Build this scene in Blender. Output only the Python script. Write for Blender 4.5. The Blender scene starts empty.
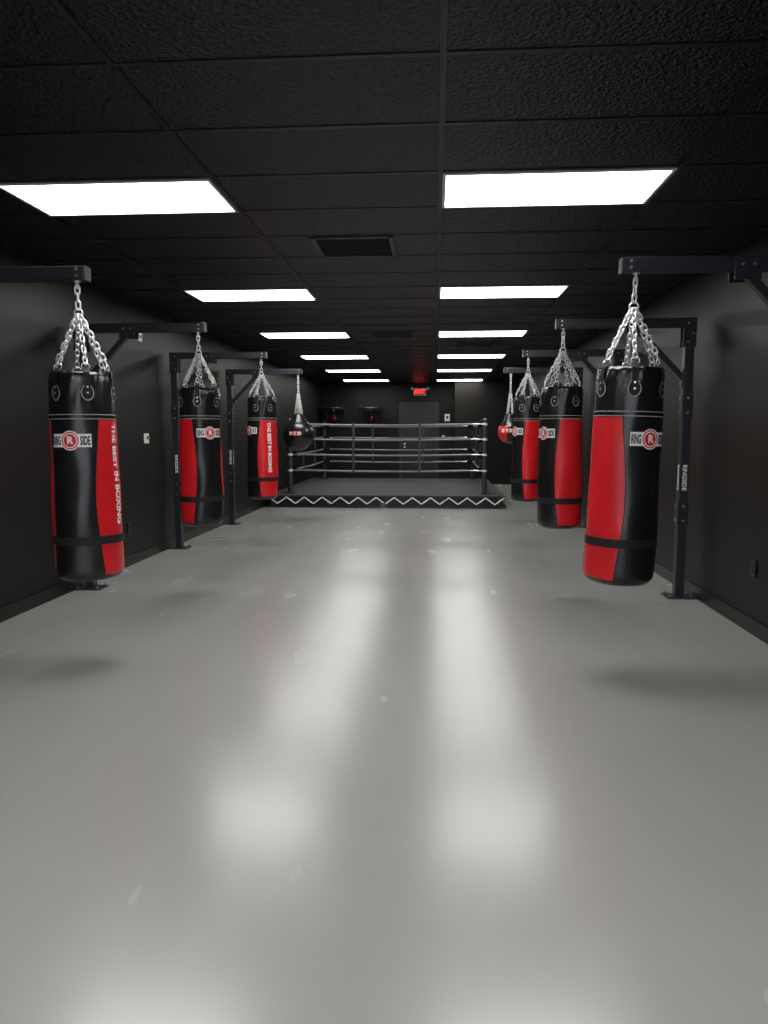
import bpy, bmesh, math, random
from mathutils import Vector, Matrix
random.seed(4)
S = bpy.context.scene
C = S.collection
S.view_settings.view_transform = 'Standard'
S.view_settings.look = 'None'
S.view_settings.exposure = 0.0

# ---------------------------------------------------------------- constants
WL, WR = -3.2, 2.22          # side walls
YF, YB = -2.6, 21.0          # storefront / back wall
CZ = 2.75
CAMZ = 1.40
PI = math.pi

# ---------------------------------------------------------------- materials
def mat(name, col, rough=0.5, metal=0.0, spec=0.5, emit=None, es=0.0, bump=None, var=None, rvar=None, coat=0.0):
    m = bpy.data.materials.new(name); m.use_nodes = True
    nt = m.node_tree; N = nt.nodes; L = nt.links
    b = N["Principled BSDF"]
    b.inputs["Base Color"].default_value = (*col, 1)
    b.inputs["Roughness"].default_value = rough
    b.inputs["Metallic"].default_value = metal
    b.inputs["Specular IOR Level"].default_value = spec
    b.inputs["Coat Weight"].default_value = coat
    if emit:
        b.inputs["Emission Color"].default_value = (*emit, 1)
        b.inputs["Emission Strength"].default_value = es
    tc = N.new("ShaderNodeTexCoord")
    if bump:   # (scale, strength, distance)
        n = N.new("ShaderNodeTexNoise"); n.inputs["Scale"].default_value = bump[0]; n.inputs["Detail"].default_value = 4
        L.new(tc.outputs["Object"], n.inputs["Vector"])
        bp = N.new("ShaderNodeBump"); bp.inputs["Strength"].default_value = bump[1]; bp.inputs["Distance"].default_value = bump[2]
        L.new(n.outputs["Fac"], bp.inputs["Height"]); L.new(bp.outputs["Normal"], b.inputs["Normal"])
    if var:    # (scale, amount)
        n = N.new("ShaderNodeTexNoise"); n.inputs["Scale"].default_value = var[0]; n.inputs["Detail"].default_value = 6
        L.new(tc.outputs["Object"], n.inputs["Vector"])
        mr = N.new("ShaderNodeMapRange"); mr.inputs[1].default_value = .3; mr.inputs[2].default_value = .7
        mr.inputs[3].default_value = 1 - var[1]; mr.inputs[4].default_value = 1 + var[1]
        L.new(n.outputs["Fac"], mr.inputs[0])
        mx = N.new("ShaderNodeVectorMath"); mx.operation = 'SCALE'
        mx.inputs[0].default_value = col
        L.new(mr.outputs[0], mx.inputs["Scale"]); L.new(mx.outputs[0], b.inputs["Base Color"])
    return m

def floor_material():
    m = bpy.data.materials.new("painted_concrete"); m.use_nodes = True
    nt = m.node_tree; N = nt.nodes; L = nt.links; b = N["Principled BSDF"]
    tc = N.new("ShaderNodeTexCoord")
    def noise(s, d, w=None):
        n = N.new("ShaderNodeTexNoise"); n.inputs["Scale"].default_value = s; n.inputs["Detail"].default_value = d
        L.new((w or tc.outputs["Object"]), n.inputs["Vector"]); return n.outputs["Fac"]
    def rng(src, lo, hi):
        r = N.new("ShaderNodeMapRange"); r.interpolation_type = 'SMOOTHSTEP'
        r.inputs[1].default_value = .15; r.inputs[2].default_value = .85
        r.inputs[3].default_value = lo; r.inputs[4].default_value = hi
        L.new(src, r.inputs[0]); return r.outputs[0]
    def mth(op, a, c):
        x = N.new("ShaderNodeMath"); x.operation = op; L.new(a, x.inputs[0]); L.new(c, x.inputs[1]); return x.outputs[0]
    mp = N.new("ShaderNodeMapping"); mp.inputs["Scale"].default_value = (5, .8, 1); mp.inputs["Rotation"].default_value = (0, 0, .08)
    L.new(tc.outputs["Object"], mp.inputs["Vector"])
    k = mth('MULTIPLY', rng(noise(.6, 1), .95, 1.05), rng(noise(1, 1, mp.outputs[0]), .985, 1.015))
    sc = N.new("ShaderNodeVectorMath"); sc.operation = 'SCALE'; sc.inputs[0].default_value = (.372, .373, .360)
    L.new(k, sc.inputs["Scale"]); L.new(sc.outputs[0], b.inputs["Base Color"])
    b.inputs["Specular IOR Level"].default_value = .8
    L.new(rng(mth('MULTIPLY', noise(1.8, 1), noise(1, 1, mp.outputs[0])), .238, .35), b.inputs["Roughness"])
    bp = N.new("ShaderNodeBump"); bp.inputs["Strength"].default_value = .3; bp.inputs["Distance"].default_value = .0022
    L.new(noise(5, 2), bp.inputs["Height"])
    L.new(bp.outputs[0], b.inputs["Normal"])
    return m

def ceiling_material():
    m = bpy.data.materials.new("black_ceiling_tile"); m.use_nodes = True
    nt = m.node_tree; N = nt.nodes; L = nt.links; b = N["Principled BSDF"]
    b.inputs["Base Color"].default_value = (.006, .006, .007, 1)
    b.inputs["Roughness"].default_value = .27
    b.inputs["Specular IOR Level"].default_value = .33
    tc = N.new("ShaderNodeTexCoord")
    v = N.new("ShaderNodeTexVoronoi"); v.inputs["Scale"].default_value = 60; v.feature = 'SMOOTH_F1'
    L.new(tc.outputs["Object"], v.inputs["Vector"])
    n = N.new("ShaderNodeTexNoise"); n.inputs["Scale"].default_value = 90; n.inputs["Detail"].default_value = 3
    L.new(tc.outputs["Object"], n.inputs["Vector"])
    a = N.new("ShaderNodeMath"); a.operation = 'ADD'; L.new(v.outputs["Distance"], a.inputs[0]); L.new(n.outputs["Fac"], a.inputs[1])
    bp = N.new("ShaderNodeBump"); bp.inputs["Strength"].default_value = .9; bp.inputs["Distance"].default_value = .007
    L.new(a.outputs[0], bp.inputs["Height"]); L.new(bp.outputs[0], b.inputs["Normal"])
    return m

M_floor = floor_material()
M_ceil = ceiling_material()
M_wall = mat("black_wall_paint", (.0078, .0066, .0052), .45, spec=.25, bump=(70, .25, .002), var=(1.1, .12))
M_base = mat("black_baseboard", (.005, .005, .005), .35, spec=.3)
M_grid = mat("black_ceiling_grid_paint", (.008, .008, .009), .4, spec=.3)
M_steel = mat("rack_black_powdercoat", (.016, .018, .025), .36, bump=(260, .1, .001))
M_bolt = mat("zinc_bolt", (.6, .6, .6), .3, 1)
M_chain = mat("chrome_chain", (.9, .9, .9), .3, .8)
M_black = mat("black_leather", (.009, .009, .010), .25, spec=.6, bump=(90, .35, .002))
M_red = mat("red_leather", (.68, .012, .018), .33, spec=.5, bump=(90, .35, .002), var=(6, .1))
M_white = mat("white_print", (.95, .95, .94), .5)
M_redprint = mat("red_print", (.7, .012, .02), .45)
M_blackprint = mat("black_print", (.006, .006, .006), .5)
M_stitch = mat("grey_stitching", (.5, .49, .47), .6)
M_strap = mat("black_webbing", (.006, .006, .007), .7, bump=(300, .3, .001))
M_lens = mat("light_diffuser", (.9, .9, .9), .5, emit=(1, .985, .955), es=13.8)
M_frame = mat("fixture_frame", (.6, .6, .6), .4)
M_canvas = mat("grey_canvas", (.045, .045, .043), .75, bump=(200, .3, .001), var=(2, .12))
M_apron = mat("black_vinyl_apron", (.006, .006, .007), .4)
M_rope = mat("grey_rope_vinyl", (.22, .22, .22), .28)
M_post = mat("ring_post_paint", (.045, .045, .047), .35)
M_lace = mat("white_lacing_rope", (.9, .9, .88), .7)
M_plastic = mat("white_plastic", (.8, .8, .78), .4)
M_darkplastic = mat("black_plastic", (.010, .010, .010), .35)
M_door = mat("black_door_paint", (.0045, .004, .004), .3)
M_doortrim = mat("door_frame_paint", (.022, .020, .018), .4)
M_exit = mat("exit_red_letters", (.6, .02, .02), .4, emit=(1, .03, .03), es=3.0)
M_exitgreen = mat("exit_lamp_lens", (.5, .6, .55), .3)
M_wood = mat("black_platform_board", (.02, .019, .018), .4)
M_darkred = mat("worn_red_leather", (.10, .010, .010), .4)
M_alu = mat("window_aluminium", (.08, .08, .08), .4, .8)
M_out = mat("sidewalk_concrete", (.4, .39, .37), .8, var=(2, .1))

# ---------------------------------------------------------------- mesh helpers
class MB:
    """mesh builder collecting geometry in several materials"""
    def __init__(s): s.v = []; s.f = []; s.m = []; s.sm = []; s.mats = []
    def mi(s, m):
        if m not in s.mats: s.mats.append(m)
        return s.mats.index(m)
    def add(s, vs, fs, m, smooth=False, mw=None):
        o = len(s.v)
        s.v += [tuple(mw @ Vector(p)) if mw else tuple(p) for p in vs]
        k = s.mi(m)
        for f in fs:
            s.f.append([i + o for i in f]); s.m.append(k); s.sm.append(smooth)
    def box(s, x0, x1, y0, y1, z0, z1, m, bev=0.0, mw=None):
        if bev <= 0:
            vs = [(x0,y0,z0),(x1,y0,z0),(x1,y1,z0),(x0,y1,z0),(x0,y0,z1),(x1,y0,z1),(x1,y1,z1),(x0,y1,z1)]
            s.add(vs, [(3,2,1,0),(4,5,6,7),(0,1,5,4),(1,2,6,5),(2,3,7,6),(3,0,4,7)], m, False, mw); return
        bm = bmesh.new(); bmesh.ops.create_cube(bm, size=1)
        for v in bm.verts:
            v.co = Vector(((x0+x1)/2 + v.co.x*(x1-x0), (y0+y1)/2 + v.co.y*(y1-y0), (z0+z1)/2 + v.co.z*(z1-z0)))
        bmesh.ops.bevel(bm, geom=bm.edges[:], offset=bev, segments=2, affect='EDGES', profile=.6)
        s.bm(bm, m, False, mw)
    def bm(s, bm, m, smooth, mw=None):
        bm.verts.index_update()
        s.add([v.co[:] for v in bm.verts], [[v.index for v in f.verts] for f in bm.faces], m, smooth, mw); bm.free()
    def cyl(s, p0, p1, r, m, n=16, r1=None, caps=True, smooth=True):
        p0 = Vector(p0); p1 = Vector(p1); d = p1 - p0
        q = d.to_track_quat('Z', 'Y').to_matrix(); r1 = r if r1 is None else r1
        vs = []
        for i in range(n):
            a = 2*PI*i/n; vs.append(p0 + q @ Vector((r*math.cos(a), r*math.sin(a), 0)))
        for i in range(n):
            a = 2*PI*i/n; vs.append(p1 + q @ Vector((r1*math.cos(a), r1*math.sin(a), 0)))
        s.add(vs, [(i, (i+1) % n, n+(i+1) % n, n+i) for i in range(n)], m, smooth)
        if caps: s.add(vs, [list(range(n))[::-1], list(range(n, 2*n))], m, False)
    def rev(s, prof, m, n=32, mw=None):
        vs = []; fs = []
        for r, z in prof:
            for i in range(n):
                a = 2*PI*i/n; vs.append((r*math.cos(a), r*math.sin(a), z))
        for k in range(len(prof)-1):
            for i in range(n):
                j = (i+1) % n; fs.append((k*n+i, k*n+j, (k+1)*n+j, (k+1)*n+i))
        s.add(vs, fs, m, True, mw)
    def tube(s, pts, r, m, n=8, closed=False):
        pts = [Vector(p) for p in pts]; K = len(pts); vs = []; fs = []
        up = Vector((0, 0, 1))
        for k in range(K):
            a = pts[(k-1) % K] if (closed or k > 0) else pts[k]
            b = pts[(k+1) % K] if (closed or k < K-1) else pts[k]
            t = (b-a).normalized()
            u = t.cross(up)
            if u.length < 1e-3: u = t.cross(Vector((1, 0, 0)))
            u.normalize(); w = u.cross(t)
            for i in range(n):
                an = 2*PI*i/n; vs.append(pts[k] + (u*math.cos(an) + w*math.sin(an))*r)
        for k in range(K if closed else K-1):
            k2 = (k+1) % K
            for i in range(n):
                j = (i+1) % n; fs.append((k*n+i, k*n+j, k2*n+j, k2*n+i))
        s.add(vs, fs, m, True)
    def obj(s, name, parent=None, loc=(0, 0, 0), rot=(0, 0, 0)):
        me = bpy.data.meshes.new(name); me.from_pydata(s.v, [], s.f)
        for m in s.mats: me.materials.append(m)
        me.polygons.foreach_set("material_index", s.m); me.polygons.foreach_set("use_smooth", s.sm)
        me.update()
        o = bpy.data.objects.new(name, me); C.objects.link(o); o.location = loc; o.rotation_euler = rot
        if parent: o.parent = parent
        return o

def empty(name, loc=(0, 0, 0)):
    e = bpy.data.objects.new(name, None); C.objects.link(e); e.location = loc; e.empty_display_size = .1
    return e

def simple_box(name, x0, x1, y0, y1, z0, z1, m, bev=0):
    b = MB(); cx, cy, cz = (x0+x1)/2, (y0+y1)/2, (z0+z1)/2
    b.box(x0-cx, x1-cx, y0-cy, y1-cy, z0-cz, z1-cz, m, bev)
    return b.obj(name, loc=(cx, cy, cz))

_tc = {}
def text_geo(txt, size, bold=0.0):
    k = (txt, size, bold)
    if k in _tc: return _tc[k]
    cu = bpy.data.curves.new("txt", 'FONT'); cu.body = txt; cu.size = size; cu.align_x = 'CENTER'; cu.align_y = 'CENTER'
    cu.offset = bold; cu.resolution_u = 3; cu.fill_mode = 'FRONT'
    o = bpy.data.objects.new("txt", cu); C.objects.link(o)
    dg = bpy.context.evaluated_depsgraph_get(); dg.update()
    me = o.evaluated_get(dg).to_mesh()
    vs = [(v.co.x, v.co.y) for v in me.vertices]; fs = [list(p.vertices) for p in me.polygons]
    o.evaluated_get(dg).to_mesh_clear()
    bpy.data.objects.remove(o); bpy.data.curves.remove(cu)
    _tc[k] = (vs, fs); return _tc[k]

# ---------------------------------------------------------------- room shell
fl = MB(); fl.box(WL-.2, WR+.2, YF-.2, YB+.2, -.1, 0, M_floor); fl.obj("floor")
ce = MB(); ce.box(WL-.2, WR+.2, YF-.2, YB+.2, CZ, CZ+.1, M_ceil); ce.obj("ceiling")
simple_box("wall_left", WL-.15, WL, YF, YB, 0, CZ, M_wall)
simple_box("wall_right", WR, WR+.15, YF, YB, 0, CZ, M_wall)
simple_box("wall_back", WL-.15, WR+.15, YB, YB+.15, 0, CZ, M_wall)
# boxed-out chase in the corner, right of the door
simple_box("wall_corner_chase", .52, WR, YB-1.0, YB, 0, CZ, M_wall)
# storefront wall with glazed opening behind the camera
w = MB()
w.box(WL-.15, WR+.15, YF-.15, YF, 2.5, CZ, M_wall)
w.box(WL-.15, -2.7, YF-.15, YF, 0, 2.5, M_wall); w.box(1.75, WR+.15, YF-.15, YF, 0, 2.5, M_wall)
w.box(-2.7, 1.75, YF-.15, YF, 0, .15, M_wall)
w.obj("wall_front")
wf = MB()
for x in (-2.7, -1.25, .25, 1.69): wf.box(x, x+.06, YF-.11, YF-.04, .15, 2.5, M_alu)
for z in (.15, 2.44): wf.box(-2.7, 1.75, YF-.11, YF-.04, z, z+.06, M_alu)
wf.obj("window_1")
simple_box("sidewalk_ground", -12, 12, YF-14, YF-.2, -.12, -.02, M_out)
# baseboards
simple_box("baseboard_left", WL, WL+.012, YF, YB, 0, .11, M_base, .003)
simple_box("baseboard_right", WR-.012, WR, YF, YB-1.0, 0, .11, M_base, .003)
simple_box("baseboard_back", WL, .5, YB-.012, YB, 0, .11, M_base, .003)

# ceiling grid
GX = [-2.42, -1.20, .02, 1.24]; GY0 = 4.04 - .61*11
g = MB()
for x in GX: g.box(x-.012, x+.012, YF, YB, CZ-.006, CZ, M_grid)
y = GY0
while y < YB:
    if y > YF: g.box(WL, WR, y-.012, y+.012, CZ-.004, CZ, M_grid)
    y += .61
g.box(WL, WL+.024, YF, YB, CZ-.006, CZ, M_grid); g.box(WR-.024, WR, YF, YB, CZ-.006, CZ, M_grid)
g.obj("trim_ceiling_grid")

# troffers
rows = [-2.06, .99] + [4.04+3.05*i for i in range(6)]
for y in rows:
    for x in (GX[0], GX[2]):
        b = MB(); W = 1.22; D = .61
        b.box(.012, W-.012, .012, .03, -.012, 0, M_frame); b.box(.012, W-.012, D-.03, D-.012, -.012, 0, M_frame)
        b.box(.012, .03, .03, D-.03, -.012, 0, M_frame); b.box(W-.03, W-.012, .03, D-.03, -.012, 0, M_frame)
        b.box(.03, W-.03, .03, D-.03, -.009, -.003, M_lens)
        b.obj("ceiling_light", loc=(x, y, CZ))
# ceiling vents
def vent(x, y, s=.58):
    b = MB(); h = s/2
    b.box(-h, h, -h, -h+.03, -.012, 0, M_darkplastic); b.box(-h, h, h-.03, h, -.012, 0, M_darkplastic)
    b.box(-h, -h+.03, -h, h, -.012, 0, M_darkplastic); b.box(h-.03, h, -h, h, -.012, 0, M_darkplastic)
    for i in range(12):
        yy = -h+.05+i*(s-.1)/11
        b.box(-h+.03, h-.03, -.010, .010, -.0015, .0015, M_darkplastic, 0, Matrix.Translation((0, yy, -.008)) @ Matrix.Rotation(.5, 4, 'X'))
    b.obj("ceiling_vent", loc=(x, y, CZ-.001))
vent(-.59, 5.56); vent(-.59, 10.44); vent(.63, 11.66)

# ---------------------------------------------------------------- chain helpers
def link_pts(n=14, hw=.0115, hl=.0225):
    P = []; st = hl-hw
    for i in range(n):
        a = 2*PI*i/n
        P.append((hw*math.cos(a), 0, hw*math.sin(a) + (st if math.sin(a) >= 0 else -st)))
    return P
LP = link_pts()
def chain(b, p0, p1, wire=.0048, pitch=.034, sc=1.0):
    p0 = Vector(p0); p1 = Vector(p1); d = p1-p0; n = max(1, round(d.length/(pitch*sc)))
    q = d.to_track_quat('Z', 'Y').to_matrix().to_4x4()
    for i in range(n):
        c = p0 + d*((i+.5)/n)
        mw = Matrix.Translation(c) @ q @ Matrix.Rotation(PI/2*(i % 2)+.4+random.uniform(-.15, .15), 4, 'Z')
        ring_link(b, mw, wire*sc, sc)
def ring_link(b, mw, wire, sc=1.0, P=None):
    P = P or LP; n = len(P); m = 6; vs = []; fs = []
    for i in range(n):
        p = Vector(P[i])*sc; t = (Vector(P[(i+1) % n])-Vector(P[i-1])).normalized()
        u = Vector((0, 1, 0)); w_ = t.cross(u).normalized()
        for j in range(m):
            a = 2*PI*j/m; vs.append(p + (u*math.cos(a)+w_*math.sin(a))*wire)
    for i in range(n):
        i2 = (i+1) % n
        for j in range(m):
            j2 = (j+1) % m; fs.append((i*m+j, i2*m+j, i2*m+j2, i*m+j2))
    b.add(vs, fs, M_chain, True, mw)

# ---------------------------------------------------------------- heavy bag
BEAMZ = 2.255    # underside of beam
def heavy_bag(x, y, zb, H, R, logo_deg, text_on, lean=0.0, seed=0, nst=6):
    """logo_deg: azimuth of the logo panel relative to direction to the doorway side, + = to the right"""
    rnd = random.Random(seed)
    base = math.atan2(-y, -x)               # azimuth facing the front of the room
    A0 = base + math.radians(logo_deg)
    ph = [rnd.uniform(0, 6.28) for _ in range(6)]
    def rad(th, z):
        t = z/H
        r = R*(1.0 - .085*max(0, t-.25)/.75 - .02*max(0, .25-t)/.25 + .012*math.sin(t*PI))
        if z < .05: r -= .05*(1-math.sqrt(max(0, 1-(1-z/.05)**2)))
        if t > .965: r *= 1 - (t-.965)*1.2
        r += .0026*math.sin(3*th+ph[0]+4*z) + .0022*math.sin(5*th+ph[1]-9*z) + .0014*math.sin(2*th+17*z+ph[2])
        if t > .77: r += .0026*math.sin(17*th+ph[3]+2*math.sin(14*z))*min(1, (t-.77)*8)
        return r
    def P(th, z, off=0):
        r = rad(th, z)+off; return (r*math.cos(th), r*math.sin(th), z)
    hang = BEAMZ-zb
    root = empty("heavy_bag", (x-hang*math.sin(lean), y, BEAMZ-hang*math.cos(lean)))
    root.rotation_euler = (0, lean, 0)
    b = MB()
    NS = 18; ZB0, ZB1 = .035, H*.775
    zs = [0, .004, .012, .022, .035] + [.035+(ZB1-.035)*i/30 for i in range(1, 31)] + [ZB1+(H-ZB1)*i/12 for i in range(1, 13)]
    def bound(k, z):
        t = min(1, max(0, (z-ZB0)/(ZB1-ZB0)))
        c = math.radians(4-11*math.sin(PI*min(1, t*1.0))**1.2)      # black half width narrows mid height
        return A0 + k*PI/2 + PI/4 + (c if k % 2 == 0 else -c)
    cols = 4*NS
    for z in zs:
        for k in range(4):
            a, c2 = bound(k-1, z), bound(k, z)
            for j in range(NS): b.v.append(P(a+(c2-a)*j/NS, z))
    for r_ in range(len(zs)-1):
        zc = (zs[r_]+zs[r_+1])/2
        for c_ in range(cols):
            k = c_//NS
            m = M_red if (k % 2 == 1 and ZB0 < zc < ZB1) else M_black
            c2 = (c_+1) % cols
            b.f.append([r_*cols+c_, r_*cols+c2, (r_+1)*cols+c2, (r_+1)*cols+c_]); b.m.append(b.mi(m)); b.sm.append(True)
    b.f.append(list(range(cols))[::-1]); b.m.append(b.mi(M_black)); b.sm.append(False)
    # recessed gathered lid
    o = len(b.v)
    for i in range(cols):
        th = bound(-1, H)+2*PI*i/cols; b.v.append((rad(th, H)*.72*math.cos(th), rad(th, H)*.72*math.sin(th), H-.012+.006*math.sin(9*th)))
    b.v.append((0, 0, H+.02)); cidx = len(b.v)-1; top = (len(zs)-1)*cols
    for i in range(cols):
        j = (i+1) % cols
        b.f.append([top+i, top+j, o+j, o+i]); b.m.append(b.mi(M_black)); b.sm.append(True)
        b.f.append([o+i, o+j, cidx]); b.m.append(b.mi(M_black)); b.sm.append(True)
    b.obj("shell", root)
    # piping, straps, stitching
    d = MB()
    def band(z0, z1, off, m):
        vs = []; n = 72
        for i in range(n):
            th = 2*PI*i/n
            vs += [P(th, z0, .0005), P(th, z0, off), P(th, z1, off), P(th, z1, .0005)]
        fs = []
        for i in range(n):
            j = (i+1) % n
            for e in range(3): fs.append((i*4+e, j*4+e, j*4+e+1, i*4+e+1))
        d.add(vs, fs, m, False)
    band(.215, .262, .0045, M_strap)
    for zz in (ZB1+.004, ZB1+.028):
        band(zz, zz+.0035, .0018, M_stitch)
    band(ZB1+.010, ZB1+.026, .003, M_black)
    for k in range(4):
        pts = [P(bound(k, ZB0+(ZB1-ZB0)*i/30), ZB0+(ZB1-ZB0)*i/30, .0008) for i in range(31)]
        d.tube(pts, .0022, M_black, 6)
    d.obj("piping_and_straps", root)
    # printed label
    l = MB(); zl = ZB1-.115
    def wrap(vs, fs, m, off, th0, z0, rot=False):
        out = []
        for (u, v) in vs:
            if rot: u, v = v, -u
            out.append(P(th0+u/R, z0+v, off))
        l.add(out, fs, m, False)
    def rect(w_, h_, m, off, cx=0, cz=0, n=10, th0=A0):
        vs = []; fs = []
        for i in range(n+1):
            vs += [(cx-w_/2+w_*i/n, cz-h_/2), (cx-w_/2+w_*i/n, cz+h_/2)]
        for i in range(n): fs.append((2*i, 2*i+2, 2*i+3, 2*i+1))
        wrap(vs, fs, m, off, th0, zl)
    def disc(r0, r1, m, off, th0=A0):
        vs = []; fs = []; n = 32
        for rr in [r0+(r1-r0)*q/3 for q in range(4)]:
            for i in range(n): vs.append((rr*math.cos(2*PI*i/n), rr*math.sin(2*PI*i/n)))
        for q in range(3):
            for i in range(n):
                j = (i+1) % n; fs.append((q*n+i, (q+1)*n+i, (q+1)*n+j, q*n+j))
        wrap(vs, fs, m, off, th0, zl)
    for A in (A0, A0+PI):
        rect(.236, .074, M_white, .0026, th0=A, n=18)
        disc(.0001, .055, M_white, .0036, A); disc(.042, .049, M_redprint, .0046, A); disc(.0001, .036, M_redprint, .0046, A)
        vs, fs = text_geo("R", .056, .0026); wrap(vs, fs, M_white, .0064, A, zl)
        for t_, cx in (("RING", -.084), ("SIDE", .084)):
            vs, fs = text_geo(t_, .036, .0014)
            x0 = min(v[0] for v in vs); x1 = max(v[0] for v in vs); y0 = min(v[1] for v in vs); y1 = max(v[1] for v in vs)
            vs = [((v[0]-(x0+x1)/2)*.055/(x1-x0)+cx, (v[1]-(y0+y1)/2)*.052/(y1-y0)) for v in vs]
            wrap(vs, fs, M_blackprint, .0040, A, zl)
    if text_on:
        vs, fs = text_geo("THE BEST IN BOXING", .062, .0022)
        x0 = min(v[0] for v in vs); x1 = max(v[0] for v in vs)
        vs = [((v[0]-(x0+x1)/2)*.58/(x1-x0), v[1]) for v in vs]
        wrap(vs, fs, M_white, .002, A0+PI/2-.10, ZB1-.31, True)
    l.obj("printed_label", root)
    # reinforcement patches, D rings, straps
    h = MB()
    tops = []
    for k in range(nst):
        th = A0+math.radians(33 if logo_deg < 0 else -33)+k*2*PI/nst
        zc = H-.105; n = 24; o_, i_ = [], []
        for q in range(n):
            a = 2*PI*q/n; tt = (1-math.sin(a))/2           # 0 top .. 1 bottom
            wd = .034*math.sin(min(1, .12+tt*.95)*PI*.56)
            u = wd*math.cos(a)*1.15; v = .056*math.sin(a)
            o_.append((u, v)); i_.append((u*.88, v*.92))
        vs = [P(th+u/R, zc+v, .0045) for u, v in o_+i_]
        h.add(vs, [(q, (q+1) % n, n+(q+1) % n, n+q) for q in range(n)], M_stitch)
        vs = [P(th+u/R, zc+v, .0038) for u, v in i_]+[P(th, zc, .006)]
        h.add(vs, [(q, (q+1) % n, n) for q in range(n)], M_strap)
        er = Vector((math.cos(th), math.sin(th), 0)); et = Vector((-er.y, er.x, 0))
        # web strap up over the rim
        ps = []
        for zz, off in ((zc-.02, .007), (zc+.06, .008), (H-.005, .010), (H+.02, -.012)):
            r = rad(th, min(zz, H))+off
            for sgn in (-1, 1): ps.append(er*r+et*.016*sgn+Vector((0, 0, zz)))
        h.add(ps, [(2*i, 2*i+1, 2*i+3, 2*i+2) for i in range(3)], M_strap)
        for zz in (zc-.012, zc+.02):
            c = er*(rad(th, zz)+.006)+Vector((0, 0, zz)); h.cyl(c, c+er*.004, .006, M_chain, 10)
        # D ring
        c = er*(rad(th, H)*.89)+Vector((0, 0, H+.030))
        mw = Matrix.Translation(c) @ Matrix.Rotation(th+PI/2, 4, 'Z')
        ring_link(h, mw, .0035, 1.0, [(.022*math.cos(2*PI*q/14), 0, .018*math.sin(2*PI*q/14)) for q in range(14)])
        tops.append((c+Vector((0, 0, .014)), et))
    h.obj("hanging_straps", root)
    ch = MB()
    hub = Vector((0, 0, 2.065-zb))
    for c, et in tops:
        e = (c-hub).normalized()
        chain(ch, c, hub+Vector((e.x, e.y, 0))*.024)
    # hub ring + top chain + swivel and eye bolt
    ring_link(ch, Matrix.Translation(hub+Vector((0, 0, .012))), .005, 1, [(.024*math.cos(2*PI*q/16), 0, .024*math.sin(2*PI*q/16)) for q in range(16)])
    topz = BEAMZ-zb-.001
    chain(ch, hub+Vector((0, 0, .034)), (0, 0, topz-.03), .005, .036, 1.1)
    ring_link(ch, Matrix.Translation((0, 0, topz-.022)) @ Matrix.Rotation(PI/2, 4, 'Z'), .005, 1, [(.016*math.cos(2*PI*q/16), 0, .018*math.sin(2*PI*q/16)) for q in range(16)])
    ch.cyl((0, 0, topz-.004), (0, 0, topz), .022, M_chain, 16)
    ch.obj("chain", root)
    return root

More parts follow.
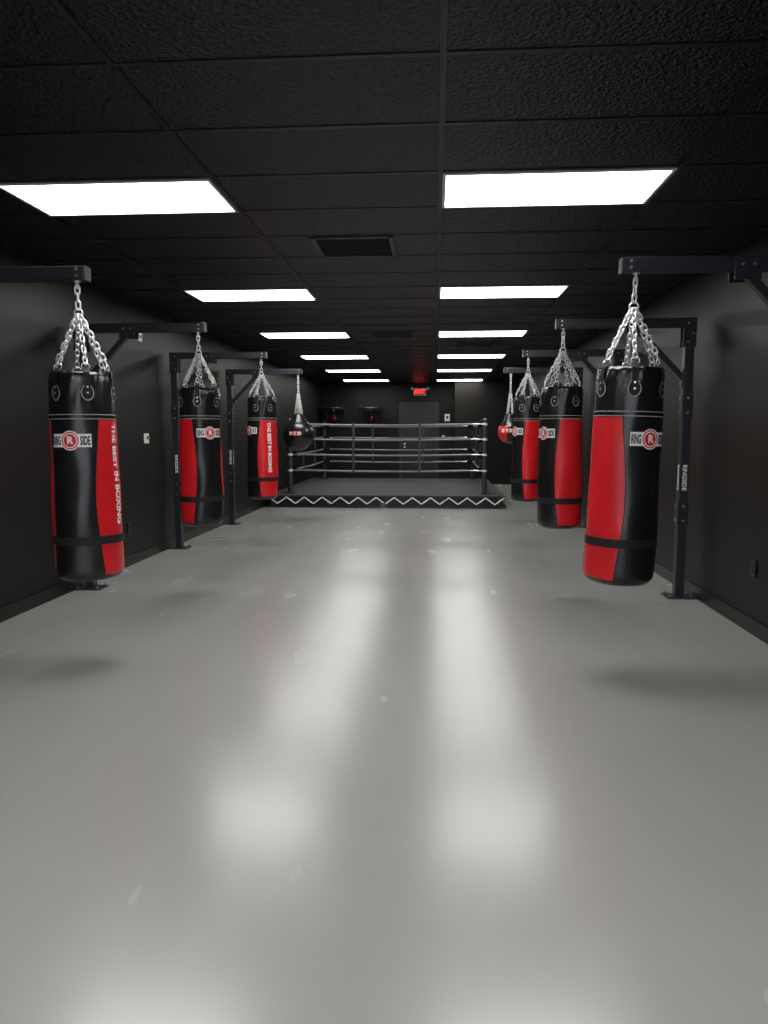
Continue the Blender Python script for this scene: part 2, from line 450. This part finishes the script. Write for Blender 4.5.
# ---------------------------------------------------------------- racks
def rack(y, side):
    """side=+1: post on the right wall, beam to the left"""
    s = side; px = 2.08 if s > 0 else -3.08; ex = 1.0 if s > 0 else -1.98
    root = empty("heavy_bag_rack", (px, y, 0))
    b = MB(); hw = .038
    def bx(x0, x1, y0, y1, z0, z1, m, bev=0):
        if s < 0: x0, x1 = -x1, -x0
        b.box(x0, x1, y0, y1, z0, z1, m, bev)
    # local +x is toward wall (mirrored for left)
    L_ = abs(ex-px)
    bx(-hw, hw, -hw, hw, .01, BEAMZ, M_steel, .006)
    bx(-.115, .115, -.10, .10, 0, .012, M_steel, .004)
    bx(-L_, .05, -hw, hw, BEAMZ, BEAMZ+.076, M_steel, .006)
    bx(-L_-.006, -L_, -hw-.002, hw+.002, BEAMZ-.002, BEAMZ+.078, M_steel, .002)
    # gussets on base
    for sy in (-1, 1):
        yy = sy*hw
        b.add([(-.004, yy, .012), (-.004, yy+sy*.055, .012), (-.004, yy, .1), (.004, yy, .012), (.004, yy+sy*.055, .012), (.004, yy, .1)],
              [(0, 1, 2), (5, 4, 3), (0, 3, 4, 1), (1, 4, 5, 2), (2, 5, 3, 0)], M_steel)
    # sleeves on the post
    for z in (.62, 1.52):
        bx(-hw-.006, hw+.006, -hw-.006, hw+.006, z, z+.20, M_steel, .004)
        for zz in (z+.04, z+.16):
            b.cyl((0, -hw-.006, zz), (0, -hw-.016, zz), .010, M_bolt, 6, smooth=False)
            b.cyl((-s*(hw+.006), 0, zz), (-s*(hw+.016), 0, zz), .010, M_bolt, 6, smooth=False)
    # top bracket plates
    for yy in (-hw-.006, hw):
        bx(-hw-.02, hw+.01, yy, yy+.006, BEAMZ-.16, BEAMZ+.07, M_steel, .001)
        bx(-.50, -.36, yy, yy+.006, BEAMZ-.05, BEAMZ+.05, M_steel, .001)
    for (xx, zz) in ((-.02, BEAMZ-.12), (.02, BEAMZ-.05), (-.02, BEAMZ+.03), (-.46, BEAMZ+.03), (-.40, BEAMZ+.03), (-L_+.04, BEAMZ+.055), (-L_+.04, BEAMZ+.02)):
        b.cyl((s*xx, -hw-.006, zz), (s*xx, -hw-.014, zz), .008, M_bolt, 6, smooth=False)
    # diagonal brace
    p0 = Vector((-s*.43, 0, BEAMZ-.005)); p1 = Vector((-s*.03, 0, BEAMZ-.42)); dd = p1-p0
    q = dd.to_track_quat('Z', 'Y').to_matrix().to_4x4()
    b.box(-.024, .024, -.024, .024, 0, dd.length, M_steel, .004, Matrix.Translation(p0) @ q)
    bx(-hw-.012, -hw, -.034, .034, BEAMZ-.50, BEAMZ-.34, M_steel, .002)
    # base bolts
    for ax in (-.09, .09):
        for ay in (-.075, .075):
            b.cyl((ax, ay, .012), (ax, ay, .03), .011, M_bolt, 6, smooth=False)
    # white lettering on the room-facing sides of the post
    vs, fs = text_geo("RINGSIDE", .05, .001)
    b.add([(v_, -hw-.0012, 1.02-u) for u, v_ in vs], fs, M_white)
    b.add([(-s*(hw+.0012), -s*v_, 1.02-u) for u, v_ in vs], fs, M_white)
    b.obj("steel_frame", root)

ROWS = [4.2, 6.37, 8.70, 11.06]
for y in ROWS:
    rack(y, 1); rack(y, -1)

BXL, BXR = -2.04, 1.06
heavy_bag(BXL, 4.2, .545, 1.19, .190, -24, True, seed=1, lean=-.004)
heavy_bag(BXR+.018, 4.2, .56, 1.185, .190, 42, False, seed=2, lean=.024)
heavy_bag(BXL, 6.37, .585, 1.19, .184, 26, False, seed=3)
heavy_bag(BXR, 6.37, .59, 1.18, .184, -52, False, seed=4)
heavy_bag(BXL, 8.70, .61, 1.19, .180, -58, True, seed=5)
heavy_bag(BXR, 8.70, .60, 1.19, .168, -55, False, seed=6)

def teardrop(x, y, zc, R, Hh, red):
    root = empty("teardrop_bag", (x, y, zc))
    b = MB(); prof = []
    n = 30
    for i in range(n+1):
        a = -PI/2 + i/n*(PI*.5+PI/4.2)
        prof.append((max(.001, R*math.cos(a)), R*math.sin(a)))
    r1, z1 = prof[-1]; ztop = Hh-R
    for i in range(1, 13):
        t = i/12; prof.append((r1+(.06-r1)*t**.85, z1+(ztop-z1)*t))
    prof += [(.04, ztop+.008), (.001, ztop+.01)]
    b.rev(prof, M_black, 40)
    base = math.atan2(-y, -x)
    def P(u, v, off):
        el = v/R; r = (R+off)
        th = base-.25+u/(R*math.cos(el)); return (r*math.cos(el)*math.cos(th), r*math.cos(el)*math.sin(th), r*math.sin(el))
    def rect(w_, h_, m, off, cx=0):
        vs = []; fs = []; n = 10; k = 4
        for i in range(n+1):
            for j in range(k+1): vs.append(P(cx-w_/2+w_*i/n, .02-h_/2+h_*j/k, off))
        for i in range(n):
            for j in range(k): fs.append((i*(k+1)+j, (i+1)*(k+1)+j, (i+1)*(k+1)+j+1, i*(k+1)+j+1))
        b.add(vs, fs, m)
    rect(.18, .045, M_white, .003)
    vs = [P(.001, .02, .0055)]+[P(rr*math.cos(2*PI*i/24), .02+rr*math.sin(2*PI*i/24), .0055) for rr in (.02, .04) for i in range(24)]
    b.add(vs, [(0, 1+i, 1+(i+1) % 24) for i in range(24)]+[(1+i, 25+i, 25+(i+1) % 24, 1+(i+1) % 24) for i in range(24)], M_redprint)
    for t_, cx in (("RING", -.065), ("SIDE", .065)):
        vs, fs = text_geo(t_, .028, .001)
        b.add([P(u*.7+cx, v+.02, .0045) for u, v in vs], fs, M_blackprint)
    vs, fs = text_geo("R", .05, .002)
    b.add([P(u, v+.02, .0075) for u, v in vs], fs, M_white)
    # seams
    for k in range(6):
        th = base+k*PI/3+.3
        b.tube([((r+.001)*math.cos(th), (r+.001)*math.sin(th), z) for r, z in prof[6:-2]], .0016, M_strap, 6)
    if red:
        vs = []; fs = []; pr = prof[8:28]
        for r, z in pr:
            for i in range(9):
                th = base-.9+.16*(i-4); vs.append(((r+.003)*math.cos(th), (r+.003)*math.sin(th), z))
        for a in range(len(pr)-1):
            for i in range(8): fs.append((a*9+i, a*9+i+1, (a+1)*9+i+1, (a+1)*9+i))
        b.add(vs, fs, M_red, True)
    b.obj("shell", root)
    c = MB(); topz = BEAMZ-zc-.001
    hub = Vector((0, 0, ztop+.30))
    for k in range(4):
        a = k*PI/2+.5
        chain(c, (.055*math.cos(a), .055*math.sin(a), ztop+.005), hub+Vector((.012*math.cos(a), .012*math.sin(a), 0)))
        rp = Vector((.05*math.cos(a), .05*math.sin(a), ztop))
        c.cyl(rp-Vector((0, 0, .02)), rp+Vector((0, 0, .008)), .012, M_strap, 8)
    chain(c, hub, (0, 0, topz-.02), .005, .036, 1.1)
    ring_link(c, Matrix.Translation((0, 0, topz-.020)), .005, 1, [(.016*math.cos(2*PI*q/16), 0, .018*math.sin(2*PI*q/16)) for q in range(16)])
    c.cyl((0, 0, topz-.004), (0, 0, topz), .02, M_chain, 16)
    c.obj("chain", root)
teardrop(BXL, 11.06, 1.36, .235, .54, False)
teardrop(BXR+.04, 11.06, 1.40, .17, .43, True)

# ---------------------------------------------------------------- boxing ring
def boxing_ring():
    X0, X1, Y0, Y1, HZ = -3.12, 1.30, 13.6, 18.7, .235
    root = empty("boxing_ring", ((X0+X1)/2, (Y0+Y1)/2, 0))
    cx, cy = (X0+X1)/2, (Y0+Y1)/2
    def L(p): return (p[0]-cx, p[1]-cy, p[2])
    b = MB()
    b.box(X0-cx, X1-cx, Y0-cy, Y1-cy, HZ-.035, HZ, M_canvas, .012)
    b.box(X0+.05-cx, X1-.05-cx, Y0+.06-cy, Y1-.06-cy, .02, HZ-.035, M_apron)
    b.obj("canvas_deck", root)
    f = MB()
    f.box(X0-cx, X1-cx, Y0-cy, Y0+.05-cy, 0.0, .035, M_steel, .005)
    f.box(X0-cx, X1-cx, Y1-.05-cy, Y1-cy, 0.0, .035, M_steel, .005)
    f.box(X0-cx, X0+.05-cx, Y0+.05-cy, Y1-.05-cy, 0.0, .035, M_steel, .005)
    f.box(X1-.05-cx, X1-cx, Y0+.05-cy, Y1-.05-cy, 0.0, .035, M_steel, .005)
    for i in range(5):
        x = X0+.1+(X1-X0-.2)*i/4
        f.box(x-.03-cx, x+.03-cx, Y0+.005-cy, Y0+.055-cy, .03, HZ-.03, M_steel, .004)
    f.box(-.95-.05-cx, -.95+.05-cx, Y0-.03-cy, Y0+.01-cy, 0, .10, mat("blue_grey_bracket", (.10, .12, .15), .4), .004)
    f.obj("steel_base", root)
    l = MB()
    n = 13; pts = []
    for i in range(2*n+1):
        x = X0+.03+(X1-X0-.06)*i/(2*n); pts.append(L((x, Y0-.008, HZ-.04 if i % 2 == 0 else .075)))
    for a_, b_ in zip(pts[:-1], pts[1:]): l.cyl(a_, b_, .012, M_lace, 8)
    pts = []
    for i in range(2*n+1):
        y_ = Y0+.03+(Y1-Y0-.06)*i/(2*n); pts.append(L((X1+.008, y_, HZ-.04 if i % 2 == 0 else .075)))
    for a_, b_ in zip(pts[:-1], pts[1:]): l.cyl(a_, b_, .012, M_lace, 8)
    l.obj("apron_lacing", root)
    ins = .37
    PX = (X0+ins, X1-ins); PY = (Y0+ins, Y1-ins)
    hs = [.44, .74, 1.03, 1.31]
    p = MB()
    for x in PX:
        for y_ in PY:
            c = L((x, y_, 0))
            p.cyl((c[0], c[1], HZ), (c[0], c[1], HZ+1.39), .045, M_post, 20)
            p.cyl((c[0], c[1], HZ+1.39), (c[0], c[1], HZ+1.42), .05, M_post, 20, .03)
            p.box(c[0]-.11, c[0]+.11, c[1]-.11, c[1]+.11, HZ, HZ+.012, M_steel, .003)
    p.obj("corner_posts", root)
    r = MB(); tb = MB(); sx = MB()
    corners = [(PX[0], PY[0]), (PX[1], PY[0]), (PX[1], PY[1]), (PX[0], PY[1])]
    for z in hs:
        for i in range(4):
            a = Vector((*corners[i], HZ+z)); c = Vector((*corners[(i+1) % 4], HZ+z)); d = (c-a).normalized()
            a2 = a+d*.26; c2 = c-d*.26
            pts = []
            for k in range(13):
                t = k/12; q = a2.lerp(c2, t); q.z -= .02*math.sin(PI*t); pts.append(L(q))
            r.tube(pts, .020, M_rope, 10)
            for e, dr in ((a, d), (c, -d)):
                tb.cyl(L(e+dr*.045), L(e+dr*.12), .010, M_bolt, 8)
                tb.cyl(L(e+dr*.11), L(e+dr*.20), .020, M_bolt, 10)
                tb.cyl(L(e+dr*.20), L(e+dr*.27), .011, M_bolt, 8)
    for (x, y_) in corners:
        ix = 1 if x < cx else -1; iy = 1 if y_ < cy else -1
        for z in hs:
            c = Vector(L((x+ix*.07, y_+iy*.07, HZ+z))); ang = math.atan2(iy, ix)
            tb.box(-.025, .025, -.085, .085, -.06, .06, M_black, .015, Matrix.Translation(c) @ Matrix.Rotation(ang, 4, 'Z'))
            c = Vector(L((x, y_, HZ+z)))
            tb.cyl(c-Vector((0, 0, .02)), c+Vector((0, 0, .02)), .048, M_plastic, 20)
    r.obj("ropes", root); tb.obj("turnbuckles", root)
    for i in range(4):
        a = Vector((*corners[i], 0)); c = Vector((*corners[(i+1) % 4], 0))
        for t in (.33, .67):
            q = a.lerp(c, t); q = Vector(L(q))
            sx.box(q.x-.022, q.x+.022, q.y-.022, q.y+.022, HZ+hs[0]-.05, HZ+hs[-1]+.02, M_post, .004)
    sx.obj("rope_spacers", root)
boxing_ring()

# ---------------------------------------------------------------- back wall things
def speed_bag_platform(x):
    z = 2.02; y = YB-.002
    root = empty("speed_bag_platform", (x, y, z))
    b = MB()
    b.rev([(.001, 0), (.34, 0), (.36, .012), (.36, .045), (.34, .055), (.001, .055)], M_wood, 40, Matrix.Translation((0, -.48, 0)))
    for sx_ in (-.25, .25):
        b.box(sx_-.02, sx_+.02, -.80, 0, .055, .095, M_steel, .004)
        b.box(sx_-.02, sx_+.02, -.03, 0, -.32, .10, M_steel, .004)
        p0 = Vector((sx_, -.02, -.30)); p1 = Vector((sx_, -.45, .06)); d = p1-p0
        b.box(-.014, .014, -.014, .014, 0, d.length, M_steel, 0, Matrix.Translation(p0) @ d.to_track_quat('Z', 'Y').to_matrix().to_4x4())
    b.box(-.36, .36, -.035, 0, -.02, .02, M_steel, .004)
    b.cyl((0, -.48, 0), (0, -.48, -.05), .03, M_chain, 16)
    b.obj("platform", root)
    s = MB()
    pr = [(.001, -.32), (.04, -.315), (.075, -.29), (.092, -.25), (.09, -.21), (.07, -.165), (.045, -.12), (.025, -.08), (.018, -.05), (.001, -.048)]
    s.rev(pr, M_darkred, 24, Matrix.Translation((0, -.48, 0)))
    s.obj("speed_bag", root)
speed_bag_platform(-2.80); speed_bag_platform(-1.78)

d = MB(); dx0, dx1 = -.93, .03
d.box(dx0, dx1, -.035, -.005, .01, 2.15, M_door, .004)
d.box(dx0-.08, dx0, -.05, 0, 0, 2.23, M_doortrim, .004); d.box(dx1, dx1+.08, -.05, 0, 0, 2.23, M_doortrim, .004); d.box(dx0, dx1, -.05, 0, 2.15, 2.23, M_doortrim, .004)
d.box(dx0+.06, dx1-.06, -.075, -.045, 1.0, 1.05, M_darkplastic, .006); d.box(dx0+.05, dx0+.11, -.06, -.03, .96, 1.09, M_bolt, .004)
d.obj("door_1", loc=(0, YB-.001, 0))

e = MB()
e.box(-.17, .17, -.05, 0, -.10, .10, M_plastic, .008)
e.box(-.155, .155, -.053, -.049, -.085, .085, M_blackprint)
vs, fs = text_geo("EXIT", .17, .004)
e.add([(u*.85, -.055, v) for u, v in vs], fs, M_exit)
for sx_ in (-.22, .22):
    e.cyl((sx_, -.03, .09), (sx_, -.09, .08), .04, M_exitgreen, 16)
e.box(-.22, .22, -.03, -.01, .085, .1, M_plastic)
e.obj("exit_sign", loc=(-.43, YB-.001, 2.52))

def plate(name, loc, face, w_, h_, m, outlet=False):
    b = MB(); b.box(-w_/2, w_/2, -.012, 0, -h_/2, h_/2, m, .003)
    if outlet:
        for zz in (-.02, .02):
            b.box(-.016, .016, -.015, -.012, zz-.013, zz+.013, m, .003)
            b.box(-.008, -.005, -.0156, -.0148, zz-.005, zz+.006, M_blackprint); b.box(.005, .008, -.0156, -.0148, zz-.005, zz+.006, M_blackprint)
    else:
        b.box(-w_*.32, w_*.32, -.020, -.012, -h_*.32, h_*.32, m, .003)
        b.box(-w_*.2, w_*.2, -.021, -.0195, -h_*.1, h_*.2, M_blackprint)
    b.obj(name, loc=loc, rot=(0, 0, {1: PI/2, -1: -PI/2, 0: 0}[face]))
plate("thermostat", (WL+.001, 8.05, 1.33), 1, .12, .11, M_plastic)
plate("motion_sensor", (WL+.001, 7.95, 2.42), 1, .13, .09, M_plastic)
plate("wall_outlet", (WR-.001, 5.23, .46), -1, .075, .12, M_darkplastic, True)
plate("wall_outlet", (WL+.001, 7.5, .40), 1, .075, .12, M_darkplastic, True)
plate("light_switch", (.24, YB-.001, 1.25), 0, .08, .12, M_plastic)
plate("thermostat_back", (.34, YB-.001, 1.80), 0, .15, .20, M_white)  # small white control right of the door, modelled as a second thermostat

# ---------------------------------------------------------------- daylight
w = bpy.data.worlds.new("World"); S.world = w; w.use_nodes = True
bg = w.node_tree.nodes["Background"]; bg.inputs[0].default_value = (.82, .90, 1, 1); bg.inputs[1].default_value = 2.3

# ---------------------------------------------------------------- camera
cam = bpy.data.cameras.new("camera"); co = bpy.data.objects.new("camera", cam); C.objects.link(co)
cam.sensor_fit = 'VERTICAL'; cam.sensor_height = 36; cam.lens = 740/1024*36
psi = math.atan(.0685); p = math.atan(.1081)
F = Vector((-math.sin(psi)*math.cos(p), math.cos(psi)*math.cos(p), -math.sin(p)))
R_ = Vector((math.cos(psi), math.sin(psi), 0)); U = R_.cross(F)
mw = Matrix((R_, U, -F)).transposed().to_4x4(); mw.translation = (0, 0, CAMZ)
co.matrix_world = mw
cam.clip_start = .05
S.camera = co
